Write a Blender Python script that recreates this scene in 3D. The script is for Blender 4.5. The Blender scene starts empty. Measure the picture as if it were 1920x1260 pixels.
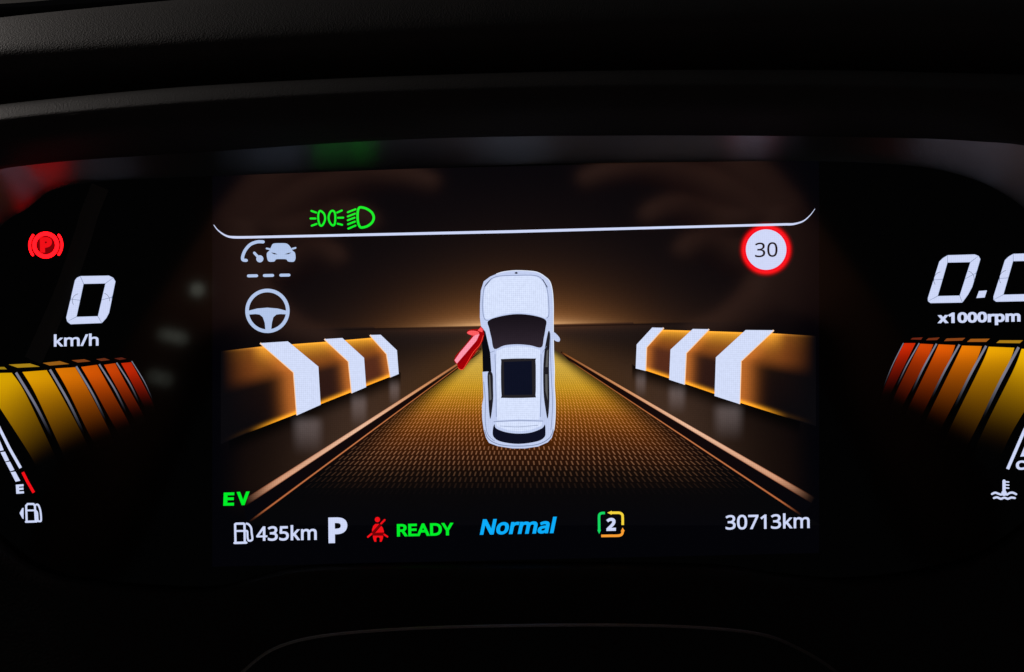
import bpy, bmesh, math, random
import numpy as np
from mathutils import Vector, Matrix
from mathutils.geometry import tessellate_polygon

random.seed(4)
S = bpy.context.scene
COL = S.collection
PX = 0.0001417          # metres on the screen plane per photo pixel
DIST = 0.40             # camera to screen plane
TH = math.atan(-0.0226) # the photographer held the phone 1.3 degrees off level
cX = Vector((math.cos(TH), 0, math.sin(TH)))
cU = Vector((-math.sin(TH), 0, math.cos(TH)))

# ------------------------------------------------------------------ camera
cam = bpy.data.cameras.new('camera')
cam.sensor_width = 36
cam.lens = 36 * DIST / (1920 * PX)
cam.clip_start = 0.01
cam.clip_end = 50
camo = bpy.data.objects.new('camera', cam)
COL.objects.link(camo)
camo.matrix_world = Matrix(((cX.x, cU.x, 0, 0), (0, 0, -1, -DIST), (cX.z, cU.z, 0, 0), (0, 0, 0, 1)))
S.camera = camo

# ------------------------------------------------------------------ world and lamps
w = bpy.data.worlds.new('World')
S.world = w
w.use_nodes = True
bg = w.node_tree.nodes['Background']
bg.inputs[0].default_value = (0.9, 0.95, 1.0, 1)
bg.inputs[1].default_value = 0.018
S.view_settings.view_transform = 'Standard'
S.view_settings.look = 'None'
S.view_settings.exposure = 0
S.view_settings.gamma = 1
S.render.film_transparent = False
S.cycles.max_bounces = 6
S.cycles.use_denoising = True

def lamp(name, kind, loc, target, energy, color, size=0.1, spot=None):
    l = bpy.data.lights.new(name, kind)
    l.energy = energy
    l.color = color
    if kind == 'AREA':
        l.size = size
    else:
        l.shadow_soft_size = size
    if spot:
        l.spot_size = math.radians(spot); l.spot_blend = 0.6
    o = bpy.data.objects.new(name, l)
    COL.objects.link(o)
    o.location = loc
    o.rotation_euler = (Vector(target) - Vector(loc)).to_track_quat('-Z', 'Y').to_euler()
    return o
lamp('side_window_light', 'AREA', (-0.25, 0.03, 0.19), (-0.12, 0.0, 0.07), 0.18, (1.0, 0.92, 0.86), 0.07)
lamp('hand_fill_lamp', 'SPOT', (0.0, -0.10, 0.42), (0.0, -0.45, 0.06), 12.0, (1.0, 0.70, 0.58), 0.02, 50)  # added lamp, brightens the hands so the screen glass mirrors them
def seen_in_glass(name, px, py, back, energy, r, color=(0.9, 1.0, 0.85)):
    # unseen lamp added so its mirror image makes a glint on the panel
    k = PX * (2 * DIST + back) / DIST
    p = cX * ((px - 960) * k) + cU * ((630 - py) * k) + Vector((0, -DIST - back, 0))
    lamp(name, 'POINT', p, (0, 0, 0), energy, color, r)
seen_in_glass('glint_lamp', 370, 543, -0.10, 0.0006, 0.0030)
seen_in_glass('glint_lamp', 308, 627, -0.10, 0.0002, 0.0030)
seen_in_glass('glint_lamp', 324, 630, -0.10, 0.00025, 0.0030)
seen_in_glass('glint_lamp', 340, 634, -0.10, 0.00025, 0.0030)
seen_in_glass('glint_lamp', 290, 706, -0.10, 0.0002, 0.0035)
seen_in_glass('glint_lamp', 310, 711, -0.10, 0.0002, 0.0035)

# ------------------------------------------------------------------ helpers
def lin(c):
    return tuple(((v / 255) / 12.92 if v / 255 <= 0.04045 else ((v / 255 + 0.055) / 1.055) ** 2.4) for v in c)
def linA(a):
    a = np.clip(np.asarray(a, float) / 255, 0, 1)
    return np.where(a <= 0.04045, a / 12.92, ((a + 0.055) / 1.055) ** 2.4)
def P(px, py, t=0.0):
    """photo point at a plane t metres in front of the screen plane"""
    k = (DIST - t) / DIST * PX
    return cX * ((px - 960) * k) + cU * ((630 - py) * k) + Vector((0, -t, 0))
def PA(px, py, t=0.0):
    px = np.asarray(px, float); py = np.asarray(py, float)
    k = (DIST - t) / DIST * PX
    a = (px - 960) * k; b = (630 - py) * k
    return np.stack([cX.x * a + cU.x * b, np.full_like(a, 0) - t, cX.z * a + cU.z * b], -1)

def emis(name, rgb=None, strength=1.0, grid=0.0, rough=0.065, vcol=False, fade=False):
    m = bpy.data.materials.new(name); m.use_nodes = True
    nt = m.node_tree; b = nt.nodes['Principled BSDF']
    b.inputs['Base Color'].default_value = (0.002, 0.002, 0.002, 1)
    b.inputs['Roughness'].default_value = rough
    b.inputs['Emission Strength'].default_value = strength
    src = None
    if vcol:
        a = nt.nodes.new('ShaderNodeAttribute'); a.attribute_name = 'Col'
        src = a.outputs['Color']
    else:
        r = nt.nodes.new('ShaderNodeRGB'); r.outputs[0].default_value = (*lin(rgb), 1)
        src = r.outputs[0]
    if grid > 0:
        tc = nt.nodes.new('ShaderNodeTexCoord'); sp = nt.nodes.new('ShaderNodeSeparateXYZ')
        nt.links.new(tc.outputs['Object'], sp.inputs[0])
        prods = []
        for ax in ('X', 'Z'):
            mu = nt.nodes.new('ShaderNodeMath'); mu.operation = 'MULTIPLY'
            mu.inputs[1].default_value = 2 * math.pi / (3.75 * PX)
            si = nt.nodes.new('ShaderNodeMath'); si.operation = 'SINE'
            nt.links.new(sp.outputs[ax], mu.inputs[0]); nt.links.new(mu.outputs[0], si.inputs[0])
            prods.append(si.outputs[0])
        ad = nt.nodes.new('ShaderNodeMath'); ad.operation = 'ADD'
        nt.links.new(prods[0], ad.inputs[0]); nt.links.new(prods[1], ad.inputs[1])
        ma = nt.nodes.new('ShaderNodeMath'); ma.operation = 'MULTIPLY_ADD'
        ma.inputs[1].default_value = grid * 0.5; ma.inputs[2].default_value = 1.0
        nt.links.new(ad.outputs[0], ma.inputs[0])
        no = nt.nodes.new('ShaderNodeTexNoise'); no.inputs['Scale'].default_value = 1400; no.inputs['Detail'].default_value = 1
        nm = nt.nodes.new('ShaderNodeMath'); nm.operation = 'MULTIPLY_ADD'
        nm.inputs[1].default_value = grid * 1.6; nm.inputs[2].default_value = 1.0 - grid * 0.8
        nt.links.new(tc.outputs['Object'], no.inputs['Vector']); nt.links.new(no.outputs['Fac'], nm.inputs[0])
        mm = nt.nodes.new('ShaderNodeMath'); mm.operation = 'MULTIPLY'
        nt.links.new(ma.outputs[0], mm.inputs[0]); nt.links.new(nm.outputs[0], mm.inputs[1])
        vm = nt.nodes.new('ShaderNodeVectorMath'); vm.operation = 'SCALE'
        nt.links.new(src, vm.inputs[0]); nt.links.new(mm.outputs[0], vm.inputs['Scale'])
        src = vm.outputs[0]
    nt.links.new(src, b.inputs['Emission Color'])
    return m

def plastic(name, rgb, rough, bump=0.0, scale=900, spec=0.5, coat=0.0):
    m = bpy.data.materials.new(name); m.use_nodes = True
    nt = m.node_tree; b = nt.nodes['Principled BSDF']
    b.inputs['Roughness'].default_value = rough
    b.inputs['Specular IOR Level'].default_value = spec
    b.inputs['Coat Weight'].default_value = coat
    tc = nt.nodes.new('ShaderNodeTexCoord')
    n = nt.nodes.new('ShaderNodeTexNoise'); n.inputs['Scale'].default_value = 60; n.inputs['Detail'].default_value = 4
    nt.links.new(tc.outputs['Object'], n.inputs['Vector'])
    r = nt.nodes.new('ShaderNodeValToRGB')
    r.color_ramp.elements[0].color = (*[c * 0.75 for c in rgb], 1)
    r.color_ramp.elements[1].color = (*[c * 1.25 for c in rgb], 1)
    nt.links.new(n.outputs['Fac'], r.inputs[0]); nt.links.new(r.outputs[0], b.inputs['Base Color'])
    if bump:
        v = nt.nodes.new('ShaderNodeTexVoronoi'); v.inputs['Scale'].default_value = scale
        n2 = nt.nodes.new('ShaderNodeTexNoise'); n2.inputs['Scale'].default_value = scale * 0.5; n2.inputs['Detail'].default_value = 5
        a = nt.nodes.new('ShaderNodeMath'); a.operation = 'ADD'
        nt.links.new(tc.outputs['Object'], v.inputs['Vector']); nt.links.new(tc.outputs['Object'], n2.inputs['Vector'])
        nt.links.new(v.outputs['Distance'], a.inputs[0]); nt.links.new(n2.outputs['Fac'], a.inputs[1])
        bp = nt.nodes.new('ShaderNodeBump'); bp.inputs['Strength'].default_value = bump; bp.inputs['Distance'].default_value = 0.0006
        nt.links.new(a.outputs[0], bp.inputs['Height']); nt.links.new(bp.outputs[0], b.inputs['Normal'])
    return m

WHITE = emis('white_pixels', (206, 215, 247), 1.0, 0.05)
WHITEG = emis('white_pixels_coarse', (210, 220, 248), 1.0, 0.09)
SYM = emis('pale_blue_pixels', (176, 196, 232), 1.0, 0.05)
GREEN = emis('green_pixels', (0, 238, 40), 1.0, 0.06)
RED = emis('red_pixels', (240, 14, 22), 1.0, 0.05)
REDLED = emis('red_lamp', (240, 10, 16), 5.0, 0.05)
DARKRED = emis('dark_red_pixels', (120, 0, 4), 1.0)
BLUE = emis('blue_pixels', (10, 172, 250), 1.0, 0.05)
NAVY = emis('black_pixels', (7, 8, 16), 1.0)
INK = emis('digit_ink', (22, 24, 44), 1.0)
SEAM = emis('grey_seam_pixels', (120, 134, 168), 1.0)
VC = emis('picture_pixels', vcol=True, grid=0.10)
VCS = emis('gauge_pixels', vcol=True, grid=0.03)

class Root:
    pass
def root(name, label, cat, loc, group=None):
    o = bpy.data.objects.new(name, None); COL.objects.link(o)
    o.empty_display_size = 0.02
    o.location = loc; o['label'] = label; o['category'] = cat
    if group: o['group'] = group
    return o
def offset_of(parent):
    o = parent
    while o is not None and o.parent is not None:
        o = o.parent
    return Vector(o.location) if o is not None else Vector((0, 0, 0))
def mesh_obj(name, verts, faces, mat, parent=None, cols=None, smooth=False, label=None):
    off = offset_of(parent)
    me = bpy.data.meshes.new(name)
    v = np.asarray([tuple(q) for q in verts], float) - np.array(off)
    me.from_pydata(v.tolist(), [], [tuple(f) for f in faces])
    if cols is not None:
        ca = me.color_attributes.new('Col', 'FLOAT_COLOR', 'POINT')
        c = np.ones((len(v), 4), np.float32); c[:, :3] = cols
        ca.data.foreach_set('color', c.ravel())
    if smooth:
        me.polygons.foreach_set('use_smooth', [True] * len(me.polygons))
    me.materials.append(mat)
    me.update()
    o = bpy.data.objects.new(name, me); COL.objects.link(o)
    if parent is not None: o.parent = parent
    if label: o['label'] = label
    return o

def spline(pts, n=8, closed=False):
    p = [Vector(q) for q in pts]; out = []
    N = len(p)
    rng = range(N) if closed else range(N - 1)
    for i in rng:
        a, b = p[i], p[(i + 1) % N]
        pa = p[(i - 1) % N] if closed or i > 0 else a
        pb = p[(i + 2) % N] if closed or i + 2 < N else b
        for k in range(n):
            t = k / n
            out.append(0.5 * ((2 * a) + (b - pa) * t + (2 * pa - 5 * a + 4 * b - pb) * t * t + (3 * a - pa - 3 * b + pb) * t ** 3))
    if not closed: out.append(p[-1])
    return [tuple(q) for q in out]
def arc(cx, cy, r, a0, a1, n=24, ry=None):
    ry = ry or r
    return [(cx + r * math.cos(math.radians(a0 + (a1 - a0) * i / n)), cy - ry * math.sin(math.radians(a0 + (a1 - a0) * i / n))) for i in range(n + 1)]

LAY = 0.00003
class Flat:
    """pixel artwork on the screen, one mesh per part"""
    def __init__(s, layer=3):
        s.t = layer * LAY; s.v = []; s.f = []; s.c = []; s.k = 0
    def _t(s):
        s.k += 1
        return s.t + s.k * 0.0000015
    def poly(s, pts, holes=(), col=None):
        t = s._t(); loops = [[Vector((x, y, 0)) for x, y in pts]] + [[Vector((x, y, 0)) for x, y in h] for h in holes]
        tri = tessellate_polygon(loops); base = len(s.v)
        for lp in loops:
            for q in lp:
                s.v.append(P(q.x, q.y, t)); s.c.append(col if not callable(col) else col(q.x, q.y))
        for a, b, c in tri: s.f.append((base + a, base + b, base + c))
        return s
    def stroke(s, pts, w, closed=False, cap=True, col=None):
        t = s._t(); p = [Vector(q) for q in pts]; N = len(p)
        ws = w if isinstance(w, (list, tuple)) else [w] * N
        base = len(s.v)
        for i in range(N):
            a = p[(i - 1) % N] if closed or i > 0 else None
            b = p[(i + 1) % N] if closed or i < N - 1 else None
            d1 = (p[i] - a).normalized() if a is not None and (p[i] - a).length > 1e-6 else None
            d2 = (b - p[i]).normalized() if b is not None and (b - p[i]).length > 1e-6 else None
            d1 = d1 or d2; d2 = d2 or d1
            d = (d1 + d2)
            d = d.normalized() if d.length > 1e-6 else d1
            nrm = Vector((-d.y, d.x)); sc = 1 / max(0.5, nrm.dot(Vector((-d1.y, d1.x))))
            for sg in (-1, 1):
                q = p[i] + nrm * (sg * ws[i] / 2 * sc)
                s.v.append(P(q.x, q.y, t)); s.c.append(col(q.x, q.y) if callable(col) else col)
        for i in range(N if closed else N - 1):
            j = (i + 1) % N
            s.f.append((base + 2 * i, base + 2 * i + 1, base + 2 * j + 1, base + 2 * j))
        if cap and not closed:
            for e, q in ((0, p[0]), (N - 1, p[-1])):
                if ws[e] > 1: s.disc(q.x, q.y, ws[e] / 2 * 0.98, 10, col=col)
        return s
    def disc(s, x, y, r, n=40, ry=None, col=None):
        return s.poly(arc(x, y, r, 0, 360 * (n - 1) / n, n - 1, ry), col=col)
    def ring(s, x, y, r, ri, n=56):
        return s.poly(arc(x, y, r, 0, 360 * (n - 1) / n, n - 1), [arc(x, y, ri, 0, 360 * (n - 1) / n, n - 1)])
    def build(s, name, mat, parent, label=None):
        cols = None
        if s.c and s.c[0] is not None: cols = np.array(s.c)
        return mesh_obj(name, s.v, s.f, mat, parent, cols, label=label)
def Z(x0, y0, k):
    return lambda *pts: [(x0 + u / k, y0 + v / k) for u, v in pts]

import os
FD = os.path.join(bpy.utils.system_resource('DATAFILES') or '', 'fonts')
def builtin_font(fn):
    try:
        return bpy.data.fonts.load(os.path.join(FD, fn))     # fonts that ship with Blender itself
    except Exception:
        return None
HUM = builtin_font('NotoSansMath-Regular.woff2')
def text(name, s, LB, RB, LT, mat, parent, weight=0.0, layer=4, font=None):
    cu = bpy.data.curves.new('t', 'FONT'); cu.body = s; cu.resolution_u = 6
    if font is not None: cu.font = font
    o = bpy.data.objects.new('t', cu); COL.objects.link(o)
    bpy.context.view_layer.update()
    me = bpy.data.meshes.new_from_object(o.evaluated_get(bpy.context.evaluated_depsgraph_get()))
    bpy.data.objects.remove(o); bpy.data.curves.remove(cu)
    bm = bmesh.new(); bm.from_mesh(me); bpy.data.meshes.remove(me)
    bmesh.ops.remove_doubles(bm, verts=bm.verts, dist=1e-5)
    bmesh.ops.triangulate(bm, faces=bm.faces)
    v = [Vector(q.co[:2]) for q in bm.verts]; f = [[q.index for q in p.verts] for p in bm.faces]
    bm.verts.index_update()
    nrm = {}; bed = []
    for e in bm.edges:
        if len(e.link_faces) != 1: continue
        a, b = e.verts[0], e.verts[1]; fc = e.link_faces[0]
        mid_ = (a.co + b.co) / 2; c_ = fc.calc_center_median(); d = (b.co - a.co)
        if d.length < 1e-7: continue
        n_ = Vector((d.y, -d.x)).normalized()
        if n_.dot(Vector((mid_ - c_)[:2])) < 0: n_ = -n_
        bed.append((a.index, b.index))
        for q in (a, b): nrm.setdefault(q.index, []).append(n_)
    if weight > 0:
        out = {}
        for k, ns in nrm.items():
            m_ = sum(ns, Vector((0, 0)))
            if m_.length < 1e-4: m_ = ns[0].copy()
            m_.normalize(); out[k] = len(v); v.append(v[k] + m_ * weight / max(0.6, m_.dot(ns[0])))
        for a, b in bed: f.append([a, b, out[b], out[a]])
    bm.free()
    v = np.array([tuple(q) for q in v]); used = sorted({i for q in f for i in q})
    lo = v[used].min(0); hi = v[used].max(0); uv = (v - lo) / (hi - lo)
    LB, RB, LT = (np.array(q, float) for q in (LB, RB, LT))
    q = LB + uv[:, :1] * (RB - LB) + uv[:, 1:] * (LT - LB)
    vs = [P(x, y, layer * LAY) for x, y in q]
    return mesh_obj(name, vs, f, mat, parent)

def grid_mesh(name, X, Y, C, layer, mat, parent, label=None):
    """X, Y (rows x cols) photo coordinates, C (rows x cols x 3) linear colours"""
    n, m = X.shape
    v = PA(X, Y, layer * LAY).reshape(-1, 3)
    i = np.arange(n * m).reshape(n, m)
    f = np.stack([i[:-1, :-1], i[1:, :-1], i[1:, 1:], i[:-1, 1:]], -1).reshape(-1, 4)
    off = np.array(offset_of(parent))
    me = bpy.data.meshes.new(name); v = v - off
    me.vertices.add(len(v)); me.vertices.foreach_set('co', v.ravel())
    me.loops.add(f.size); me.loops.foreach_set('vertex_index', f.ravel())
    me.polygons.add(len(f)); me.polygons.foreach_set('loop_start', np.arange(len(f)) * 4)
    ca = me.color_attributes.new('Col', 'FLOAT_COLOR', 'POINT')
    c = np.ones((len(v), 4), np.float32); c[:, :3] = C.reshape(-1, 3)
    ca.data.foreach_set('color', c.ravel())
    me.materials.append(mat); me.update(); me.validate()
    o = bpy.data.objects.new(name, me); COL.objects.link(o); o.parent = parent
    if label: o['label'] = label
    return o
def sstep(a, b, x):
    t = np.clip((x - a) / (b - a), 0, 1); return t * t * (3 - 2 * t)
def ramp(x, xs, cols):
    L = linA(cols)
    return np.stack([np.interp(x, xs, L[:, k]) for k in range(3)], -1)

# ------------------------------------------------------------------ cluster housing
SATIN = plastic('satin_black_plastic', (0.012, 0.012, 0.013), 0.30, 0.05, 2500, 1.0)
SATIN.node_tree.nodes['Principled BSDF'].inputs['IOR'].default_value = 2.0
PANEL = plastic('black_face_plastic', (0.003, 0.003, 0.0035), 0.06, 0, spec=0.4)
DASH = plastic('grained_black_dash', (0.026, 0.024, 0.024), 0.62, 0.26, 2400, 0.35)
LOWER = plastic('matte_black_dash', (0.012, 0.011, 0.011), 0.7, 0.3, 1200, 0.25)
RIDGE = plastic('streak_grey', (0.07, 0.07, 0.068), 0.6, 0, spec=0.3)  # grey that stands in for a reflected streak on the face

def loft(name, rows, mat, parent, n=10, label=None, smooth=True):
    """rows: list of (list of photo points, depth or list of depths); equal point counts"""
    V = []; R = []
    for pts, t in rows:
        if not isinstance(t, (list, tuple)): t = [t] * len(pts)
        q = spline([(x, y, d * 1000) for (x, y), d in zip(pts, t)], n)
        R.append(len(q)); V += [P(x, y, d / 1000) for x, y, d in q]
    m = R[0]; F = []
    for r in range(len(rows) - 1):
        for i in range(m - 1):
            a = r * m + i
            F.append((a, a + 1, a + m + 1, a + m))
    return mesh_obj(name, V, F, mat, parent, smooth=smooth, label=label)
def shift(pts, dx=0, dy=0):
    return [(x + dx, y + dy) for x, y in pts]

C_in = [(-60, 760), (-52, 580), (-28, 475), (6, 420), (52, 390), (100, 356), (180, 341), (300, 334), (430, 329), (760, 317), (1000, 308), (1250, 304),
        (1460, 302), (1600, 304), (1720, 312), (1800, 328), (1862, 352), (1920, 390), (1965, 440), (1995, 520), (2008, 700)]
C_out = [(-170, 760), (-160, 520), (-130, 400), (-75, 345), (-5, 319), (60, 309), (150, 300), (270, 292), (400, 284), (700, 264), (960, 256), (1230, 254),
         (1450, 255), (1600, 257), (1740, 260), (1830, 265), (1920, 273), (2030, 300), (2090, 360), (2130, 500), (2140, 700)]
E2x = [-300, -250, -200, -140, -60, 0, 120, 250, 380, 640, 960, 1230, 1450, 1600, 1740, 1830, 1920, 2030, 2110, 2170, 2230]
E2 = [(x, float(np.interp(x, [-300, 0, 175, 350, 600, 960, 1300, 1600, 1920, 2230], [250, 196, 177, 162, 148, 136, 130, 132, 140, 160]))) for x in E2x]
hs = root('cluster_housing', 'black satin surround with glossy lip framing the lit instrument displays', 'instrument housing', P(960, 1060, 0))
mesh_obj('face_panel', [P(-260, 240, -.00003), P(2180, 240, -.00003), P(2180, 1180, -.00003), P(-260, 1180, -.00003)], [(0, 3, 2, 1)], PANEL, hs)
mid = [((a[0] + b[0]) / 2, (a[1] + b[1]) / 2 - 1) for a, b in zip(C_in, C_out)]
OD = [min(.0215 if a[0] < 100 else .0185, 1.04 * PX * math.hypot(a[0] - b[0], a[1] - b[1])) for a, b in zip(C_in, C_out)]
loft('lip', [(C_in, -0.00003), (mid, [d * .45 for d in OD]), (C_out, OD)], SATIN, hs, 12)
hood = root('dashboard_hood', 'dark grained double cowl arching over the top of the displays', 'dashboard', P(960, 200, 0))
def mix(a, b, k): return [((1 - k) * p[0] + k * q[0], (1 - k) * p[1] + k * q[1]) for p, q in zip(a, b)]
rows = [(C_out, [d - .0001 for d in OD]), (shift(C_out, 0, -2), [d + .0010 for d in OD]), (shift(C_out, 0, -7), [d + .0022 for d in OD]), (mix(C_out, E2, .3), [max(.016, d + .003) for d in OD]), (mix(C_out, E2, .72), .0225),
        (mix(C_out, E2, .80), .0215), (mix(C_out, E2, .92), .0175), (mix(C_out, E2, .98), .0145), (E2, .0125), (shift(E2, 0, 3), .006), (shift(E2, 0, 14), -.004)]
loft('lower_cowl', rows, DASH, hood, 8)
UX = E2x
def crest(x): return float(np.interp(x, [-300, 0, 175, 330, 600, 960, 1500, 2230], [78, 33, 14, 0, -26, -50, -66, -60]))
def belly(x): return float(np.interp(x, [-300, 0, 350, 600, 960, 1500, 2230], [150, 96, 74, 58, 40, 20, 20]))
top = [(x, crest(x)) for x in UX]; bel = [(x, belly(x)) for x in UX]
rows = [(shift(E2, 0, 22), -.004), (mix(bel, E2, .9), .003), (mix(bel, E2, .45), .008), (mix(bel, E2, .12), .009), (bel, .0085), (mix(bel, top, .2), .0068), (mix(bel, top, .5), .002), (mix(bel, top, .8), -.004), (mix(bel, top, .95), -.009), (top, -.013),
        (shift(top, 0, 4), -.02), (shift(top, 0, 16), -.024)]
loft('upper_cowl', rows, DASH, hood, 8)
rows = [([(-300, 40), (-60, 12), (60, 3), (200, -12), (400, -40), (700, -70)], -.03), ([(-300, 30), (-60, 5), (60, -3), (200, -19), (400, -46), (700, -76)], -.032),
        ([(-300, 20), (-60, -3), (60, -10), (200, -26), (400, -52), (700, -82)], -.045)]
loft('trim_ridge', rows, plastic('smooth_trim', (.04, .038, .036), .4), hood, 8)
mesh_obj('back_board', [P(-900, -300, -.07), P(2900, -300, -.07), P(2900, 260, -.03), P(-900, 260, -.03)], [(0, 3, 2, 1)], PANEL, hood)

low = root('lower_dashboard', 'matte black dashboard lip curving below the lit displays', 'dashboard', P(960, 1100, 0))
B0 = [(-260, 700), (-120, 860), (-30, 975), (60, 1060), (180, 1092), (380, 1105), (480, 1080), (600, 1061), (960, 1056), (1330, 1060), (1460, 1076), (1600, 1087), (1760, 1066), (1860, 1030), (1950, 960), (2030, 860), (2200, 700)]
B1 = [(-300, 720), (-150, 880), (-50, 990), (50, 1070), (175, 1101), (380, 1113), (485, 1089), (602, 1070), (960, 1066), (1328, 1070), (1456, 1085), (1602, 1096), (1765, 1076), (1872, 1040), (1968, 970), (2050, 870), (2240, 720)]
B2 = [(x + (x - 960) * .08, 1500) for x, y in B1]
loft('lip', [(B0, -.00003), (mix(B0, B1, .5), .0035), (B1, .006), (mix(B1, B2, .05), .0068), (mix(B1, B2, .4), .010), (B2, .02)], LOWER, low, 8)

sc_ = root('steering_column_cover', 'black rounded cover top with a thin pale rim below the displays', 'steering column', P(960, 1300, .05))
R0 = [(330, 1420), (395, 1310), (450, 1260), (510, 1215), (600, 1190), (760, 1176), (960, 1170), (1150, 1169), (1300, 1173), (1420, 1185), (1492, 1210), (1570, 1258), (1640, 1330), (1700, 1420)]
def inw(pts, d):
    c = Vector((960, 1420)); out = []
    for i, (x, y) in enumerate(pts):
        a = Vector(pts[max(0, i - 1)]); b = Vector(pts[min(len(pts) - 1, i + 1)])
        n_ = Vector((-(b - a).y, (b - a).x)).normalized()
        out.append((x + n_.x * d, y + n_.y * d))
    return out
RIM = plastic('black_rim', (0.014, 0.014, 0.014), 0.6, 0.2, 1500, 0.6)  # slightly lighter and glossier black than the cover face
loft('rim', [(inw(R0, 14), .030), (inw(R0, 2), .044), (R0, .047), (inw(R0, 2), .0488), (inw(R0, 6), .0495)], RIM, sc_, 10)
loft('cover_face', [(inw(R0, 6), .0495), (inw(R0, 9), .0492), (inw(R0, 24), .0485), ([(x * .8 + 192, 1500) for x, y in R0], .046)], LOWER, sc_, 10)

# ------------------------------------------------------------------ centre screen
scr = root('display_screen', 'wide centre screen showing a white car from above on an amber road', 'screen', P(960, 1056, 0))
ROLL = -0.0226
nx, ny = 460, 300
gx = np.linspace(398, 1536, nx); gv = np.linspace(312, 1050, ny)
X, V_ = np.meshgrid(gx, gv); Y = V_ + ROLL * (X - 960)
yh = 609.5 - 0.0175 * (X - 960)
dx = X - 965; dy = yh - Y
C = np.zeros(X.shape + (3,)); C += np.array(lin((1, 1, 4)))
up = (dy > 0)
def add(mask, col, k=1.0):
    global C
    C = C + (mask * k)[..., None] * np.array(lin(col))
g1 = np.exp(-np.abs(dy) / 33) * np.exp(-(dx / 165) ** 2)
g2 = np.exp(-np.abs(dy) / 80) * np.exp(-(np.abs(dx) / 330) ** 2)
g3 = np.exp(-np.abs(dy) / 6) * np.exp(-(dx / 105) ** 2)
add(up * g1, (166, 104, 48), 0.95); add(up * g2, (44, 27, 17)); add(up * g3, (255, 215, 160), 0.75)
add(up * np.exp(-(dy / 260) ** 2) * np.exp(-(dx / 480) ** 2), (10, 7, 7))
dn = ~up
g4 = np.exp(-np.abs(dy) / 7) * np.exp(-(dx / 170) ** 2)
add(dn * g4, (120, 70, 36), 0.7)
# ground beside the road
slope = np.where(dx < 0, 0.66, 0.60)
ye = yh + np.abs(dx) * slope                      # rail line at this column
f = np.clip(-dy / np.maximum(ye - yh, 1), 0, 1.4)   # 0 horizon .. 1 rail
side = dn & (f < 1.12)
add(side * np.exp(-(np.abs(dx) / 330) ** 2) * sstep(0.1, 0.95, f), (86, 54, 20), 0.55)
add(side * sstep(0.3, 0.8, f) * np.exp(-((np.abs(dx) - 300) / 105) ** 2), (38, 28, 24))
add(side * np.exp(-(np.abs(dx) / 300) ** 2), (24, 18, 15))
add(dn * np.exp(-np.abs(dy) / 40) * np.exp(-(dx / 400) ** 2), (32, 21, 16))
ybl = np.where(dx < 0, 811 - 0.394 * (X - 466), 694 + 0.334 * (X - 1210))
under = np.where((X > 430) & (X < 752), sstep(0, 34, Y - ybl), np.where((X > 1186) & (X < 1500), sstep(0, 34, Y - ybl), 1.0))
under = np.where(Y > ybl - 2, under, 1.0)
C = C * (0.12 + 0.88 * under)[..., None]
for x0, x1, y0, y1 in ((554, 600, 786, 838), (660, 686, 745, 786), (731, 748, 718, 745), (1343, 1388, 762, 812), (1255, 1283, 727, 760), (1193, 1210, 703, 728)):
    s_ = (x1 - x0) * .28; sk = (Y - y0) * (0.45 if x0 < 965 else -0.45) * 0.4
    add(dn * sstep(x0 - s_, x0 + s_, X) * sstep(x1 + s_, x1 - s_, X) * sstep(y0 - 12, y0 + 12, Y) * sstep(y1 + 22, y0 + 8, Y), (84, 76, 76), 0.8)
# fade towards the screen borders
edge = sstep(398, 470, X) * sstep(1536, 1470, X) * sstep(985, 900, Y)
base = np.array(lin((1, 1, 4)))
C = base + (C - base) * edge[..., None]
# horizon seam
seam = np.exp(-((dy + 3) / 1.6) ** 2) * sstep(420, 250, np.abs(dx)) * 0.8
C = C * (1 - seam[..., None]) + base * seam[..., None]
grid_mesh('screen_panel', X, Y, C, 0, VC, scr)

# road
nr, nc = 150, 90
yy = 618 + (np.linspace(0, 1, nr) ** 1.15) * (985 - 618); uu = np.linspace(-1, 1, nc)
U, YY = np.meshgrid(uu, yy)
XX = 965 + np.where(U < 0, U / 0.742, U / 0.658) * (YY - 607)
def road_col(U, YY):
    c = ramp(YY, [610, 650, 690, 725, 750, 780, 815, 850, 885, 920, 990],
             [(130, 92, 50), (208, 172, 86), (206, 168, 64), (196, 148, 34), (172, 114, 18), (130, 72, 10), (88, 42, 6), (52, 23, 7), (20, 10, 6), (7, 5, 6), (4, 4, 8)])
    k = 1 - 0.88 * sstep(0.70 , 0.99, np.abs(U)) 
    return c * k[..., None] + linA((4, 4, 6)) * (1 - k[..., None]), k
RC, _ = road_col(U, YY)
road = grid_mesh('road_picture', XX, YY, RC * 0.9, 1, VC, scr)
dv = []; df = []; dc = []
y = 682.0; row = 0
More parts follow.
